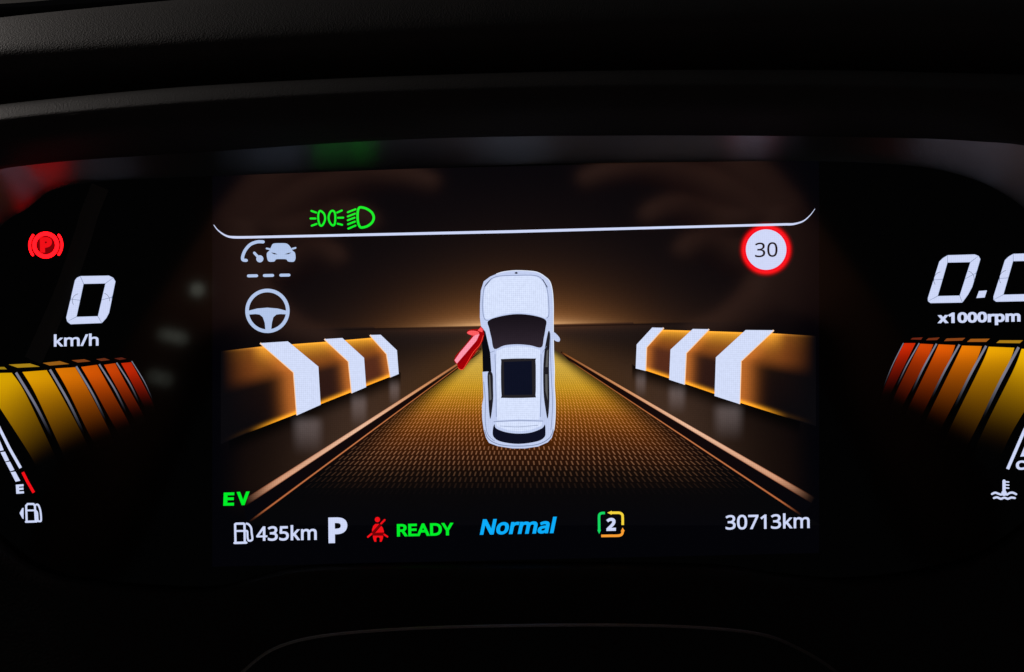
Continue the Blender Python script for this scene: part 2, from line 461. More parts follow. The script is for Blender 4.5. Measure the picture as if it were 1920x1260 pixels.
while y < 925:
    sp = (y - 607) * 0.0385
    n = 76; amp = float(sstep(928, 850, np.array(y))) * float(sstep(690, 770, np.array(y)))
    for i in range(-n // 2, n // 2 + 1):
        u = (i + (0.5 if row % 2 else 0.0)) / (n / 2) * 0.985
        if abs(u) > 0.97: continue
        kx = 1 / 0.742 if u < 0 else 1 / 0.658
        y0, y1 = y - sp * 0.36, y + sp * 0.36
        x0 = 965 + u * kx * (y0 - 607); x1 = 965 + u * kx * (y1 - 607)
        if abs((x0 + x1) / 2 - 970) < 62 and y < 835: continue
        wd = (y - 607) * 0.0105
        b = len(dv)
        for x_, y_, s_ in ((x0, y0, -1), (x0, y0, 1), (x1, y1, 1), (x1, y1, -1)):
            dv.append(P(x_ + s_ * wd / 2, y_, 2 * LAY))
        df.append((b, b + 1, b + 2, b + 3))
        bc, k = road_col(np.array(u), np.array(y))
        hl = linA(ramp_c := (168, 118, 84)) * (0.55 * amp) * float(k) ** 0.5 * (0.8 + 0.4 * random.random()) * float(np.interp(y, [700, 800, 860, 925], [0.9, 1.0, .78, .16]))
        c = bc * 1.15 + hl + linA((200, 120, 20)) * 0.25 * float(np.interp(y, [700, 780, 830], [.6, .6, 0])) * float(k)
        dc += [c] * 4
    y += sp; row += 1
st = mesh_obj('road_texture', dv, df, VC, road, np.array(dc)); st['kind'] = 'stuff'

# rails: broad peach bar and thin line each side
def rail(x0, y0, x1, y1, w0, w1, bright, name, lay=3, fade0=0.0, fade1=.12):
    n = 60; v = []; c = []
    d = Vector((x1 - x0, y1 - y0)).normalized(); nn = Vector((-d.y, d.x))
    prof = ((-1.0, .12), (-.62, 1), (0, .95), (.62, .82), (1.0, .06)) if w1 > 5 else ((-1, .15), (0, 1), (1, .15))
    XR = np.zeros((n, len(prof))); YR = np.zeros_like(XR); CR = np.zeros((n, len(prof), 3))
    for i in range(n):
        t = i / (n - 1); p = Vector((x0 + (x1 - x0) * t, y0 + (y1 - y0) * t)); w_ = w0 + (w1 - w0) * t ** 1.2
        al = float(sstep(0, max(fade0, 1e-3), np.array(t))) * float(sstep(1, 1 - fade1, np.array(t)))
        for j, (o_, b_) in enumerate(prof):
            XR[i, j] = p.x + nn.x * o_ * w_ / 2; YR[i, j] = p.y + nn.y * o_ * w_ / 2
            body = ramp(np.array(t), [0, .25, .5, 1], bright)
            rim = linA((150, 60, 18))
            CR[i, j] = (body * b_ + rim * (1 - b_) * .5) * al + linA((5, 4, 6)) * (1 - al)
    grid_mesh(name, XR, YR, CR, lay, VC, scr)
peach = [(126, 70, 26), (214, 150, 102), (240, 192, 160), (200, 136, 100)]
# dark channel between bar and line
Flat(2).poly([(902, 659), (455, 945), (464, 981), (898, 663)], col=lambda x, y: tuple(linA((24, 10, 7) if y < 900 else (2, 2, 6)))).build('rail_channel', VC, scr)
Flat(2).poly([(1052, 661), (1525, 938), (1506, 968), (1064, 674)], col=lambda x, y: tuple(linA((24, 10, 7) if y < 900 else (2, 2, 6)))).build('rail_channel', VC, scr)
rail(902, 654, 455, 945, 3, 13, peach, 'light_rail', 3, .02, .16)
rail(1052, 660, 1525, 938, 3, 13, peach, 'light_rail', 3, .02, .16)
thin = [(140, 86, 40), (190, 116, 66), (214, 134, 84), (190, 110, 66)]
rail(898, 659, 468, 978, 1.6, 4.0, thin, 'edge_line', 3, .05, .1)
rail(1066, 675, 1502, 965, 1.6, 4.0, thin, 'edge_line', 3, .05, .1)

# barriers with chevrons
LCH = [[(487.8, 643.3), (539.8, 640), (597, 687.3), (601.3, 758.9), (556.9, 778.7), (550.8, 698)],
       [(608.4, 635.7), (641.9, 633.7), (682.6, 670.8), (686.6, 725.9), (659.7, 737.3), (653.6, 677.6)],
       [(693.7, 628.1), (713.8, 627.6), (744.3, 656.8), (747.6, 701.2), (732.3, 707.6), (725.2, 663.7)]]
RCH = [[(1450.7, 619.2), (1398.1, 618.7), (1342.2, 670), (1339.7, 742.4), (1386.7, 757.6), (1389.2, 676.9)],
       [(1329.5, 617.2), (1299, 616.7), (1257.1, 655.5), (1254.6, 711.9), (1283.3, 721.3), (1286.3, 661.9)],
       [(1244.4, 614.6), (1222.9, 614.1), (1193.7, 645.9), (1191.9, 690.8), (1210.2, 695.4), (1211.9, 651)]]
def barrier(chs, xa, xb, top, bot, sgn, side_name):
    xs = np.linspace(xa, xb, 170); ts = np.linspace(0, 1, 54)
    Xb, T = np.meshgrid(xs, ts)
    yt = np.interp(Xb, *zip(*sorted(top))); yb = np.interp(Xb, *zip(*sorted(bot)))
    lim_ = [(0, chs[2][1][0]), (.36, chs[2][2][0]), (1, chs[2][3][0])]
    Xb = xa + (Xb - xa) * (np.interp(T, [q[0] for q in lim_], [q[1] for q in lim_]) - sgn * 2 - xa) / (xb - xa)
    yt = np.interp(Xb, *zip(*sorted(top))); yb = np.interp(Xb, *zip(*sorted(bot)))
    Yb = yt + (yb - yt) * T
    best = np.full(Xb.shape, 1e3); gapw = np.full(Xb.shape, 90.0)
    for k, ch in enumerate(chs):
        o = [ch[0], ch[5], ch[4]]
        xo = np.interp(Yb, [q[1] for q in o], [q[0] for q in o])
        d = (xo - Xb) * sgn
        ok = d > -2
        new = ok & (d < best)
        best = np.where(new, np.maximum(d, 0), best)
        gapw = np.where(new, (25, 16, 12)[k], gapw)
    amber = linA((196, 110, 44)); yel = linA((244, 176, 44)); deep = linA((128, 66, 24)); dark0 = linA((22, 11, 9))
    dark = np.zeros(Xb.shape + (3,)) + dark0; dark[gapw == 16] = linA((44, 23, 18)); dark[gapw == 12] = linA((84, 42, 26))
    topg = np.exp(-(T / 0.13) ** 1.3); toph = 1 - sstep(.28, .50, T)
    sd = np.exp(-(best / gapw) ** 2)
    Cc = dark + toph[..., None] * (deep - dark) * 0.9
    Cc = Cc + sd[..., None] * (amber - dark) * (0.35 + .55 * sstep(0.0, .55, T))[..., None]
    bright = sstep(xa, xa + sgn * 110, Xb) if sgn > 0 else sstep(xa, xa - 110, Xb)
    Cc = Cc + topg[..., None] * yel * (0.10 + 0.68 * sstep(.45, .95, bright))[..., None]
    bl = np.exp(-((1 - T) * (yb - yt) / 5.5) ** 2)
    Cc = Cc + bl[..., None] * linA((255, 166, 30)) * 1.1 + np.exp(-(T * (yb - yt) / 2.6) ** 2)[..., None] * linA((255, 170, 60)) * 0.35
    fade = (sstep(xa, xa + sgn * 75, Xb) if sgn > 0 else sstep(xa, xa - 75, Xb)) * 0.98
    fade = np.maximum(fade * np.ones_like(T), 0)
    fb = (sstep(xa + sgn * 48, xa + sgn * 120, Xb) if sgn > 0 else sstep(xa - 48, xa - 120, Xb))
    fade = fade * (1 - T ** 2 * (1 - fb))
    bgc = linA((7, 6, 9))
    Cc = Cc * fade[..., None] + bgc * (1 - fade[..., None])
    b = grid_mesh('barrier_picture', Xb, Yb, Cc, 3, VC, scr)
    for ch in chs:
        Flat(5).poly(ch).build('chevron', WHITEG, b)
    for ch in chs:
        Flat(4).stroke([ch[0], ch[5], ch[4]], 3.2, cap=False).build('chevron_edge', EDGE, b)
EDGE = emis('warm_white_pixels', (255, 206, 160), 1.0)
barrier(LCH, 414, 741, [(414, 658.5), (487, 650), (608, 641), (735, 630)], [(414, 833), (466, 811), (557, 775.5), (659, 735), (745, 701)], 1, 'l')
barrier(RCH, 1530, 1198, [(1194, 617), (1243, 618.4), (1330, 621), (1450, 625), (1530, 630)], [(1194, 689), (1283, 719), (1388, 755), (1482, 785), (1530, 799)], -1, 'r')

# status line under the tell-tales
lp = [(400.7, 421.6), (409, 432), (423, 441.6), (438, 444.8), (470, 444.8), (960, 434.2), (1475, 420.6), (1488.6, 420), (1506, 414.6), (1519, 403.5), (1528, 391.6)]
q = spline(lp[:5], 6)[:-1] + lp[4:6] + spline(lp[6:], 6)
def wl(x): return float(np.interp(x, [400, 438, 960, 1480, 1528], [1.2, 4.6, 5.2, 4.4, 0.9]))
Flat(4).stroke(q, [wl(a[0]) for a in q], cap=False).build('divider_line', WHITE, scr)

z = Z(570, 370, 12)
hb = Flat(4).stroke(spline(z((1245, 232), (1212, 310), (1205, 430), (1218, 570), (1262, 665), (1320, 678), (1430, 645), (1530, 565), (1570, 460), (1532, 350), (1430, 268), (1320, 230)), 5, True), 4.6, True)
hb = hb.build('headlamp_symbol', GREEN, scr)
for a, b in (((985, 335), (1160, 268)), ((985, 430), (1148, 367)), ((985, 515), (1138, 458)), ((990, 605), (1148, 545)), ((995, 705), (1160, 634))):
    Flat(4).stroke(z(a, b), 3.6).build('beam', GREEN, hb)
sl = Flat(4)
sl.stroke(spline(z((370, 305), (330, 350), (320, 470), (345, 600), (390, 640), (440, 590), (475, 480), (450, 370)), 5, True), 3.8, True)
sl.stroke(spline(z((640, 300), (585, 340), (552, 450), (578, 560), (640, 630), (690, 600), (705, 460), (690, 340)), 5, True), 3.8, True)
sl = sl.build('sidelight_symbol', GREEN, scr)
for a, b in (((165, 305), (275, 343)), ((145, 476), (262, 476)), ((172, 638), (285, 598)), ((745, 342), (852, 296)), ((762, 460), (882, 457)), ((755, 592), (858, 618))):
    Flat(4).stroke(z(a, b), 3.6).build('beam', GREEN, sl)

z = Z(430, 440, 6.3)
cr = Flat(4)
cr.stroke(spline(z((400, 85), (330, 85), (250, 115), (190, 180), (160, 250), (160, 295), (200, 304)), 5), 6)
cr.stroke(z((295, 215), (360, 285)), 5); cr.disc(*z((360, 285))[0], 6.7)
cr.build('cruise_symbol', SYM, scr)
ci = Flat(4)
ci.poly(spline(z((520, 106), (600, 100), (680, 106), (725, 150), (745, 185), (775, 215), (782, 280), (762, 318), (715, 320), (688, 312), (672, 292), (610, 288), (552, 292), (538, 312), (510, 320), (465, 316), (447, 280), (443, 220), (475, 185), (495, 140)), 4, True))
ci.stroke(z((440, 163), (480, 172)), 3.4); ci.stroke(z((745, 166), (782, 156)), 3.4)
ci = ci.build('lead_car_symbol', SYM, scr)
Flat(5).poly(z((490, 210), (530, 216), (572, 232), (530, 232))).poly(z((735, 210), (700, 216), (652, 232), (700, 230))).build('headlamp', NAVY, ci)
for x0, x1, yv in ((225, 323, 487), (413, 512, 483), (607, 705, 479)):
    Flat(4).stroke(z((x0, yv), (x1, yv - 2)), 5.6).build('dash', SYM, scr)
sw = Flat(4).ring(*z((450, 900))[0], 41.6, 34.8)
sw = sw.build('steering_wheel_symbol', SYM, scr)
Flat(5).poly(z((212, 902), (330, 872), (450, 862), (570, 872), (690, 902), (690, 942), (600, 938), (556, 944), (520, 975), (503, 1040), (492, 1145), (428, 1145), (418, 1040), (395, 975), (358, 944), (310, 938), (212, 945))).build('spoke', SYM, sw)

# speed limit sign
cx0, cy0 = 1436.5, 468
n = 64; rr = np.array([36.5, 38, 40, 42.5, 45, 47.5, 50.5, 54]); cc = np.array([(255, 150, 180), (236, 12, 44), (230, 0, 26), (240, 12, 24), (214, 0, 10), (130, 0, 6), (50, 0, 4), (8, 5, 8)])  # outer radii carry a red bloom painted around the ring
A = np.linspace(0, 2 * math.pi, n + 1)
RR, AA = np.meshgrid(rr, A)
sg = grid_mesh('speed_limit_sign', cx0 + RR * np.cos(AA), cy0 + RR * np.sin(AA), np.broadcast_to(linA(cc) * 1.15, RR.shape + (3,)), 3, VC, scr)
Flat(5).disc(cx0, cy0, 38, 60).build('sign_face', WHITE, sg)
text('number', '30', (1415.7, 482.6), (1458, 481.4), (1415.5, 455), NAVY, sg, 0.004, 7, font=HUM)

# car seen from above
z = Z(840, 480, 3.315)
outline = z((300, 112), (345, 98), (425, 90), (525, 95), (568, 106), (605, 130), (633, 158), (648, 210), (655, 300), (655, 440), (657, 600), (662, 700), (661, 800), (667, 900), (666, 1010), (658, 1085), (645, 1130), (620, 1158), (560, 1184), (480, 1196), (400, 1196), (310, 1182), (255, 1162), (236, 1130), (222, 1080), (212, 1010), (211, 930), (220, 880), (218, 800), (214, 720), (240, 718), (270, 718), (262, 600), (232, 470), (205, 440), (198, 380), (199, 300), (204, 215), (222, 158), (262, 128))
BODY = emis('car_white_pixels', (194, 206, 240), 1.0, 0.08)
PANELW = emis('car_panel_pixels', (214, 225, 252), 1.0, 0.12)
GLASS = emis('car_glass_pixels', (24, 19, 27), 1.0, 0.1)
cp = Flat(5).poly(outline).build('car_picture', BODY, scr)
L = 7
Flat(4).poly(z((205, 440), (232, 462), (272, 600), (280, 720), (216, 722), (214, 600))).build('door_opening', NAVY, cp)
Flat(6).poly(spline(z((222, 300), (228, 215), (250, 170), (305, 133), (420, 125), (540, 127), (588, 160), (612, 215), (620, 300), (620, 365), (600, 384), (530, 362), (430, 352), (330, 366), (240, 392), (226, 350)), 4, True)).build('bonnet', PANELW, cp)
Flat(6).poly(z((300, 590), (360, 568), (430, 560), (510, 566), (572, 584), (574, 700), (574, 860), (568, 1018), (440, 1015), (306, 1020), (302, 860), (298, 700))).build('roof', PANELW, cp)
Flat(6).poly(z((296, 1034), (440, 1028), (584, 1032), (580, 1056), (510, 1082), (440, 1090), (370, 1082), (306, 1058))).build('spoiler', PANELW, cp)
Flat(L).poly(spline(z((250, 403), (330, 374), (430, 361), (530, 370), (607, 397), (606, 450), (595, 510), (580, 568), (510, 555), (430, 549), (350, 556), (288, 578), (270, 510), (256, 450)), 4, True), col=lambda x, y: tuple(linA(np.array((20, 15, 22)) + np.array((26, 22, 24)) * max(0, (y - 590) / 60)))).build('windscreen', VC, cp)
Flat(L).poly(spline(z((345, 640), (530, 637), (544, 650), (546, 760), (544, 865), (530, 880), (345, 882), (333, 868), (329, 760), (331, 655)), 3, True)).build('sunroof', emis('sunroof_frame_pixels', (34, 32, 36)), cp)
Flat(L + 1).poly(z((347, 658), (520, 652), (524, 862), (350, 864))).build('sunroof_glass', emis('sunroof_pixels', (12, 16, 34), 1, .1), cp)
Flat(L).poly(spline(z((288, 1046), (300, 1072), (360, 1095), (440, 1104), (520, 1096), (585, 1070), (602, 1048), (606, 1090), (600, 1125), (555, 1152), (440, 1168), (330, 1154), (284, 1125), (278, 1085)), 4, True)).build('rear_window', emis('rear_glass_pixels', (12, 14, 32)), cp)
SIDE = emis('side_glass_pixels', (30, 28, 34))
Flat(L).poly(spline(z((624, 468), (634, 486), (630, 600), (628, 700), (630, 900), (620, 1010), (606, 950), (594, 850), (592, 700), (600, 590), (612, 520)), 4, True)).build('side_window', SIDE, cp)
Flat(L).poly(spline(z((247, 728), (276, 730), (280, 820), (280, 900), (264, 1012), (254, 950), (250, 850)), 4, True)).build('side_window', SIDE, cp)
GG = emis('seat_grey_pixels', (92, 92, 92))
Flat(L + 1).poly(z((614, 590), (624, 580), (620, 690), (606, 690))).poly(z((604, 735), (618, 735), (620, 900), (606, 840))).poly(z((254, 735), (262, 740), (270, 890), (258, 900))).build('seat', GG, cp)
Flat(L).poly(spline(z((640, 478), (660, 474), (686, 498), (696, 516), (691, 532), (668, 528), (648, 508), (638, 497)), 4, True)).build('door_mirror', BODY, cp)
sm = Flat(L)
for pts, wd in ((((214, 300), (222, 210), (245, 165), (300, 128), (420, 120), (545, 122), (592, 155), (618, 215), (626, 300), (626, 370), (612, 386)), .8),
                (((214, 300), (218, 360), (230, 395), (250, 400)), .8), (((283, 1030), (440, 1022), (592, 1026)), .8), (((320, 1056), (430, 1062), (560, 1052)), .6),
                (((292, 610), (298, 800), (300, 1000)), .8), (((578, 610), (578, 800), (574, 1000)), .8), (((635, 480), (640, 700), (650, 900), (645, 1020), (640, 1080)), .8),
                (((222, 780), (232, 900), (232, 1030), (248, 1110), (290, 1150)), .8), (((612, 560), (588, 600)), .6), (((262, 600), (290, 590)), .6),
                (((228, 1080), (250, 1135), (320, 1172), (440, 1182), (560, 1170), (632, 1130), (655, 1075)), 1.1)):
    sm.stroke(spline(z(*pts), 4), wd * 1.3, cap=False)
sm.build('panel_seam', SEAM, cp)
Flat(L).stroke(z((228, 190), (270, 140)), 1.2, cap=False).stroke(z((588, 145), (618, 195)), 1.4, cap=False).build('lamp_slot', INK, cp)
Flat(L).poly(z((412, 106), (424, 98), (436, 106), (424, 112))).build('nose_badge', INK, cp)
Flat(6).stroke(spline(z((300, 112), (345, 98), (425, 90), (525, 95), (568, 106), (605, 130), (633, 158), (648, 210), (655, 300), (655, 440), (657, 600), (662, 700), (661, 800), (667, 900), (666, 1010), (658, 1085)), 3), 1.3, cap=False).build('body_edge', emis('bright_edge_pixels', (232, 240, 255)), cp)

# red open front door
z = Z(740, 580, 9)
od = Flat(8)
vc = lambda *c: tuple(linA(c))
od.poly(z((1455, 285), (1500, 335), (1510, 420), (1490, 520), (1440, 620), (1330, 780), (1200, 960), (1160, 1015), (1110, 1025), (1070, 990), (1050, 920), (1020, 905), (1000, 855), (1030, 780), (1110, 690), (1200, 590), (1290, 470), (1300, 440), (1240, 425), (1215, 390), (1240, 350), (1330, 335), (1415, 335)),
        col=lambda x, y: tuple(linA((212, 8, 12)) if x + y < 1495 else linA((160, 0, 6))))
od = od.build('open_door_picture', VC, scr)
Flat(9).poly(z((1330, 455), (1420, 400), (1430, 425), (1380, 530), (1050, 915), (1010, 860), (1100, 730)), col=vc(255, 150, 172)).build('door_highlight', VC, od)
Flat(9).poly(spline(z((1225, 385), (1290, 358), (1400, 372), (1425, 400), (1400, 435), (1330, 445), (1240, 415)), 3, True), col=vc(252, 92, 96)).poly(z((1455, 300), (1490, 340), (1480, 385), (1440, 375), (1400, 355)), col=vc(255, 80, 84)).build('door_mirror', VC, od)
Flat(9).stroke(spline(z((1495, 440), (1440, 590), (1330, 720), (1240, 870), (1160, 1000), (1110, 1015), (1070, 985)), 4), 1.0, cap=False, col=vc(255, 70, 50)).stroke(z((1390, 560), (1080, 930)), 1.4, cap=False, col=vc(130, 0, 10)).build('door_edge', VC, od)

# bottom row
text('letter', 'E', (418.6, 948.3), (438.6, 947.9), (419.4, 923.6), GREEN, scr, 0.032, font=HUM)
text('letter', 'V', (443.6, 947.6), (468, 946.6), (443.6, 922.4), GREEN, scr, 0.032, font=HUM)
def pump(z, rect, midb, basel, hose, w_, parent, name='fuel_pump_symbol', extra=None):
    f_ = Flat(4); f_.stroke(z(*rect), w_); f_.stroke(z(*midb), w_ * .85); f_.stroke(z(*basel), w_ * 1.05); f_.stroke(spline(z(*hose), 4), w_ * .9)
    if extra: f_.poly(z(*extra))
    return f_.build(name, WHITE, parent)
pump(Z(430, 960, 11.29), ((130, 650), (122, 262), (145, 247), (300, 245), (320, 262), (328, 645)), ((140, 402), (318, 400)), ((110, 655), (360, 648)),
     ((345, 398), (380, 415), (385, 540), (405, 600), (450, 606), (488, 570), (472, 440), (462, 340), (415, 268), (365, 245)), 4.2, scr)
text('range_text', '435km', (480.5, 1014.6), (594, 1012.6), (480.3, 985.8), WHITE, scr, 0.016, font=HUM)
text('gear_letter', 'P', (616, 1018.5), (651.5, 1017.8), (615.5, 970.4), WHITE, scr, 0.034, font=HUM)
z = Z(680, 940, 10.67)
sb = Flat(4).disc(*z((295, 365))[0], 4.9, 24)
sb.poly(z((250, 452), (335, 450), (188, 612), (188, 560), (210, 495))).poly(z((372, 488), (405, 530), (425, 600), (425, 622), (250, 628)))
sb.poly(z((203, 685), (412, 685), (405, 745), (378, 808), (340, 808), (345, 745), (325, 718), (290, 718), (272, 745), (275, 808), (235, 808), (210, 745)))
sb.stroke(z((105, 712), (178, 652)), 3.6); sb.stroke(z((440, 372), (368, 446)), 3.6); sb.stroke(z((432, 664), (496, 708)), 3.4)
sb = sb.build('seat_belt_symbol', RED, scr)
Flat(3).stroke(z((190, 640), (350, 468)), 4, cap=False).stroke(z((190, 648), (428, 645)), 4.6, cap=False).build('belt', DARKRED, sb)
text('ready_text', 'READY', (744.4, 1006.2), (850.6, 1003.6), (744, 982.6), GREEN, scr, 0.026, font=HUM)
text('drive_mode_text', 'Normal', (899.4, 1003.2), (1037.6, 1000), (905.8, 972), BLUE, scr, 0.028, font=HUM)
z = Z(1100, 940, 15.76)
rg = text('regen_level_number', '2', (1136.5, 995.6), (1154.8, 995.2), (1136.8, 971.2), WHITE, scr, 0.04, font=HUM)
def arrow(path, head, rgb):
    m = emis('arrow_pixels', rgb); a = Flat(4).stroke(spline(z(*path), 4), 4.8, cap=False).poly(z(*head)).build('arrow', m, rg)
arrow(((540, 345), (450, 348), (388, 378), (366, 450), (368, 640), (370, 850)), ((315, 850), (370, 815), (422, 850), (370, 962)), (20, 214, 96))
arrow(((1065, 700), (1062, 440), (1032, 372), (965, 340), (860, 338), (740, 338)), ((735, 280), (770, 338), (735, 395), (605, 338)), (246, 212, 60))
arrow(((430, 1022), (700, 1018), (950, 1012), (1040, 970), (1066, 890)), ((1008, 885), (1066, 920), (1124, 875), (1062, 772)), (250, 158, 50))
text('odometer_text', '30713km', (1360.4, 993.4), (1518.2, 990.4), (1360.2, 964.6), WHITE, scr, 0.013, font=HUM)

# ------------------------------------------------------------------ side gauges
def seg_digit(parent, out, inn, seams=True):
    """out: eight outline points (TLa, TLb, TRa, TRb, BRa, BRb, BLa, BLb), inn: TL TR BR BL; midL, midR by interpolation"""
    TLa, TLb, TRa, TRb, BRa, BRb, BLa, BLb = [Vector(p) for p in out]; iTL, iTR, iBR, iBL = [Vector(p) for p in inn]
    def shrink(pts, k=0.55):
        c = sum(pts, Vector((0, 0))) / len(pts); r = []
        for p in pts:
            d = p - c; r.append(tuple(p - d.normalized() * k))
        return r
    mo, mi = (TLa + BLb) / 2, (iTL + iBL) / 2
    no, ni = (TRb + BRa) / 2, (iTR + iBR) / 2
    vl = (BLb - TLa).normalized() * 1.6; vr = (BRa - TRb).normalized() * 1.6
    mo_in = mo + (mi - mo) * .06; no_in = no + (ni - no) * .06
    TC = (TLa + TLb) / 2 + ((TLa + TLb) / 2 - iTL) * .10; TD = (TRa + TRb) / 2 + ((TRa + TRb) / 2 - iTR) * .14
    BC = (BRa + BRb) / 2 + ((BRa + BRb) / 2 - iBR) * .10; BD = (BLa + BLb) / 2 + ((BLa + BLb) / 2 - iBL) * .14
    segs = [[TLb, TRa, TD, iTR, iTL], [TC, TLb, iTL, mi, mo_in + vl * .2, mo - vl * 2.2, TLa], [TRb, no - vr * 2.2, no_in, ni, iTR, TD],
            [mo_in, mi, iBL, BD, BLb, mo + vl * 2.2], [no_in, no + vr * 2.2, BRa, BC, BRb, iBR, ni], [iBL, iBR, BRb, BLa, BD]]
    plate = Flat(2).poly([tuple(p) for p in (TLa, TC, TLb, TRa, TD, TRb, no, BRa, BC, BRb, BLa, BD, BLb, mo)], [[tuple(p) for p in (iTL, iTR, iBR, iBL)]]).build('digit', SEAM, parent)
    for s_ in segs:
        Flat(4).poly(shrink(s_)).build('segment', WHITE, plate)
    r = (no - ni).length
    for c_, a0, a1 in ((mi + (mo - mi) * .1, 100, 215), (ni + (no - ni) * .1, -10, 75)):
        Flat(6).stroke(arc(c_.x, c_.y + 1, r * .62, a0, a1, 14), .7, cap=False).build('arc_line', INK, plate)
    return plate

sp = root('speedometer_display', 'left gauge reading 0 km/h with yellow to red bars and red parking light', 'gauge', P(130, 1000, 0))
tk = root('tachometer_display', 'right gauge reading 0.0 x1000rpm above red to yellow bars', 'gauge', P(1800, 1000, 0))
z = Z(0, 380, 3.9375)
seg_digit(sp, z((553, 572), (592, 542), (805, 538), (853, 580), (806, 815), (752, 889), (520, 898), (488, 850)), z((618, 600), (777, 597), (722, 838), (566, 842)))
text('unit_text', 'km/h', (101, 650), (184.8, 648), (101, 627), WHITE, sp, 0.018, font=HUM)
z = Z(1560, 440, 4.5)
o_ = ((905, 225), (975, 173), (1205, 166), (1253, 205), (1185, 440), (1100, 573), (830, 578), (808, 535)); i_ = ((975, 236), (1166, 233), (1077, 513), (894, 517))
seg_digit(tk, z(*o_), z(*i_))
seg_digit(tk, [(x + 123, y - 2.6) for x, y in z(*o_)], [(x + 123, y - 2.6) for x, y in z(*i_)])
Flat(4).poly(z((1240, 475), (1308, 470), (1288, 530), (1218, 535))).build('decimal_point', WHITE, tk)
text('unit_text', 'x1000rpm', (1757.8, 612), (1913.6, 608.6), (1757.6, 586.4), WHITE, tk, 0.036, font=HUM)

def bar(parent, L4, R4, topc, name='gauge_bar', lay=3, length=1.0):
    """L4, R4: (x, y) points down the left / right edge; colour falls to black"""
    n, m = 44, 6
    l = spline(L4, 12); r = spline(R4, 12)
    def at(p, t):
        k = t * (len(p) - 1); i = min(int(k), len(p) - 2); f_ = k - i
        return (p[i][0] * (1 - f_) + p[i + 1][0] * f_, p[i][1] * (1 - f_) + p[i + 1][1] * f_)
    Xg = np.zeros((n, m)); Yg = np.zeros((n, m)); T = np.linspace(0, 1, n)
    for i, t in enumerate(T):
        a, b = at(l, t), at(r, t)
        for j in range(m):
            Xg[i, j] = a[0] + (b[0] - a[0]) * j / (m - 1); Yg[i, j] = a[1] + (b[1] - a[1]) * j / (m - 1)
    top_ = linA(topc); k = np.clip(1 - sstep(.12 * length, 0.95, T), 0, 1) ** 2.5
    Cb = k[:, None, None] * top_ * np.ones((n, m, 1)) * (1 - 0.12 * np.linspace(0, 1, m))[None, :, None]
    Cb[..., 1] *= (0.93 - 0.30 * T)[:, None]; Cb *= 1.08
    return grid_mesh(name, Xg, Yg, Cb, lay, VCS, parent)
def divider(parent, p0, p1, w_, bend=3):
    mid_ = ((p0[0] + p1[0]) / 2 + bend, (p0[1] + p1[1]) / 2)
    q_ = spline([p0, mid_, p1], 12); y0, y1 = p0[1], p1[1]
    c_ = lambda x, y: tuple(linA((122, 122, 138)) * (1 - float(sstep(.30, 1.0, np.array((y - y0) / (y1 - y0))))) ** 1.4)
    Flat(4).stroke(q_, w_ * .72, cap=False, col=c_).build('divider', VCS, parent)
YE = (226, 180, 2); YO = (228, 168, 2); OR = (226, 126, 3); O2 = (220, 94, 3); O3 = (208, 72, 4); RD = (200, 42, 3)
LB_ = [([(-42, 700), (-2, 762), (54, 849), (72, 885)], [(22, 699), (46, 735), (89, 824), (112, 872)], YE),
       ([(42, 697.5), (66, 738), (107, 826), (124, 866)], [(87.5, 694), (110, 732), (150, 806), (172, 850)], YO),
       ([(103.6, 691), (126, 730), (163, 806), (182, 842)], [(141, 688.6), (164, 728), (199, 795), (216, 830)], OR),
       ([(152, 688), (172, 722), (208, 788), (226, 820)], [(182, 684), (203, 722), (236, 782), (250, 808)], O2),
       ([(195, 684), (212, 714), (242, 768), (258, 798)], [(216, 681), (234, 715), (262, 765), (276, 792)], O3),
       ([(227, 681), (242, 708), (264, 750), (276, 774)], [(246, 679), (262, 708), (284, 750), (294, 772)], RD)]
for l, r, c in LB_: bar(sp, l, r, tuple(q * .94 for q in c))
for p0, p1, w_ in (((30, 698.6), (98, 822), 6.5), ((93.6, 693), (158, 815), 6), ((143, 687), (200, 793), 5), ((186, 683), (238, 776), 4.4), ((218.5, 680), (262, 758), 3.6), ((247, 677), (288, 754), 2.2)):
    divider(sp, p0, p1, w_)
CAPS = [([(-22, 688), (8, 688), (13, 692.5), (-20, 693)], (150, 120, 20)), ([(16, 683.5), (56, 681.5), (75, 687.5), (33, 689.5)], (166, 128, 22)), ([(80, 680.5), (112, 677), (130, 682.5), (93, 685.5)], (150, 92, 22)),
        ([(134, 675.5), (158, 673.5), (170, 677.5), (146, 679.8)], (124, 62, 22)), ([(180, 673.5), (196, 671.2), (206, 675), (190, 677)], (100, 44, 22)), ([(214, 672), (228, 670), (237, 673), (224, 675)], (84, 30, 18))]
for p, c in CAPS: Flat(3).poly(p, col=vc(*c)).build('bar_cap', VCS, sp)
RB_ = [([(1695.6, 643.3), (1684, 666), (1660, 722), (1648, 752)], [(1716.7, 643.3), (1705, 667), (1678, 722), (1664, 752)], RD),
       ([(1725.6, 644.4), (1714, 666), (1682, 732), (1668, 764)], [(1750, 645.6), (1738, 674), (1701, 744), (1688, 770)], O3),
       ([(1760, 645.6), (1748, 672), (1712, 746), (1696, 778)], [(1791, 647), (1780, 676), (1740, 756), (1722, 794)], O2),
       ([(1804, 648), (1790, 678), (1748, 763), (1730, 800)], [(1841, 649), (1828, 682), (1779, 775), (1757, 818)], OR),
       ([(1854, 650), (1840, 684), (1792, 781), (1768, 830)], [(1902, 652), (1889, 686), (1832, 800), (1806, 852)], YO),
       ([(1915.6, 654), (1900, 694), (1852, 790), (1818, 862)], [(1985, 658), (1955, 716), (1900, 806), (1866, 880)], YE)]
for l, r, c in RB_: bar(tk, l, r, c)
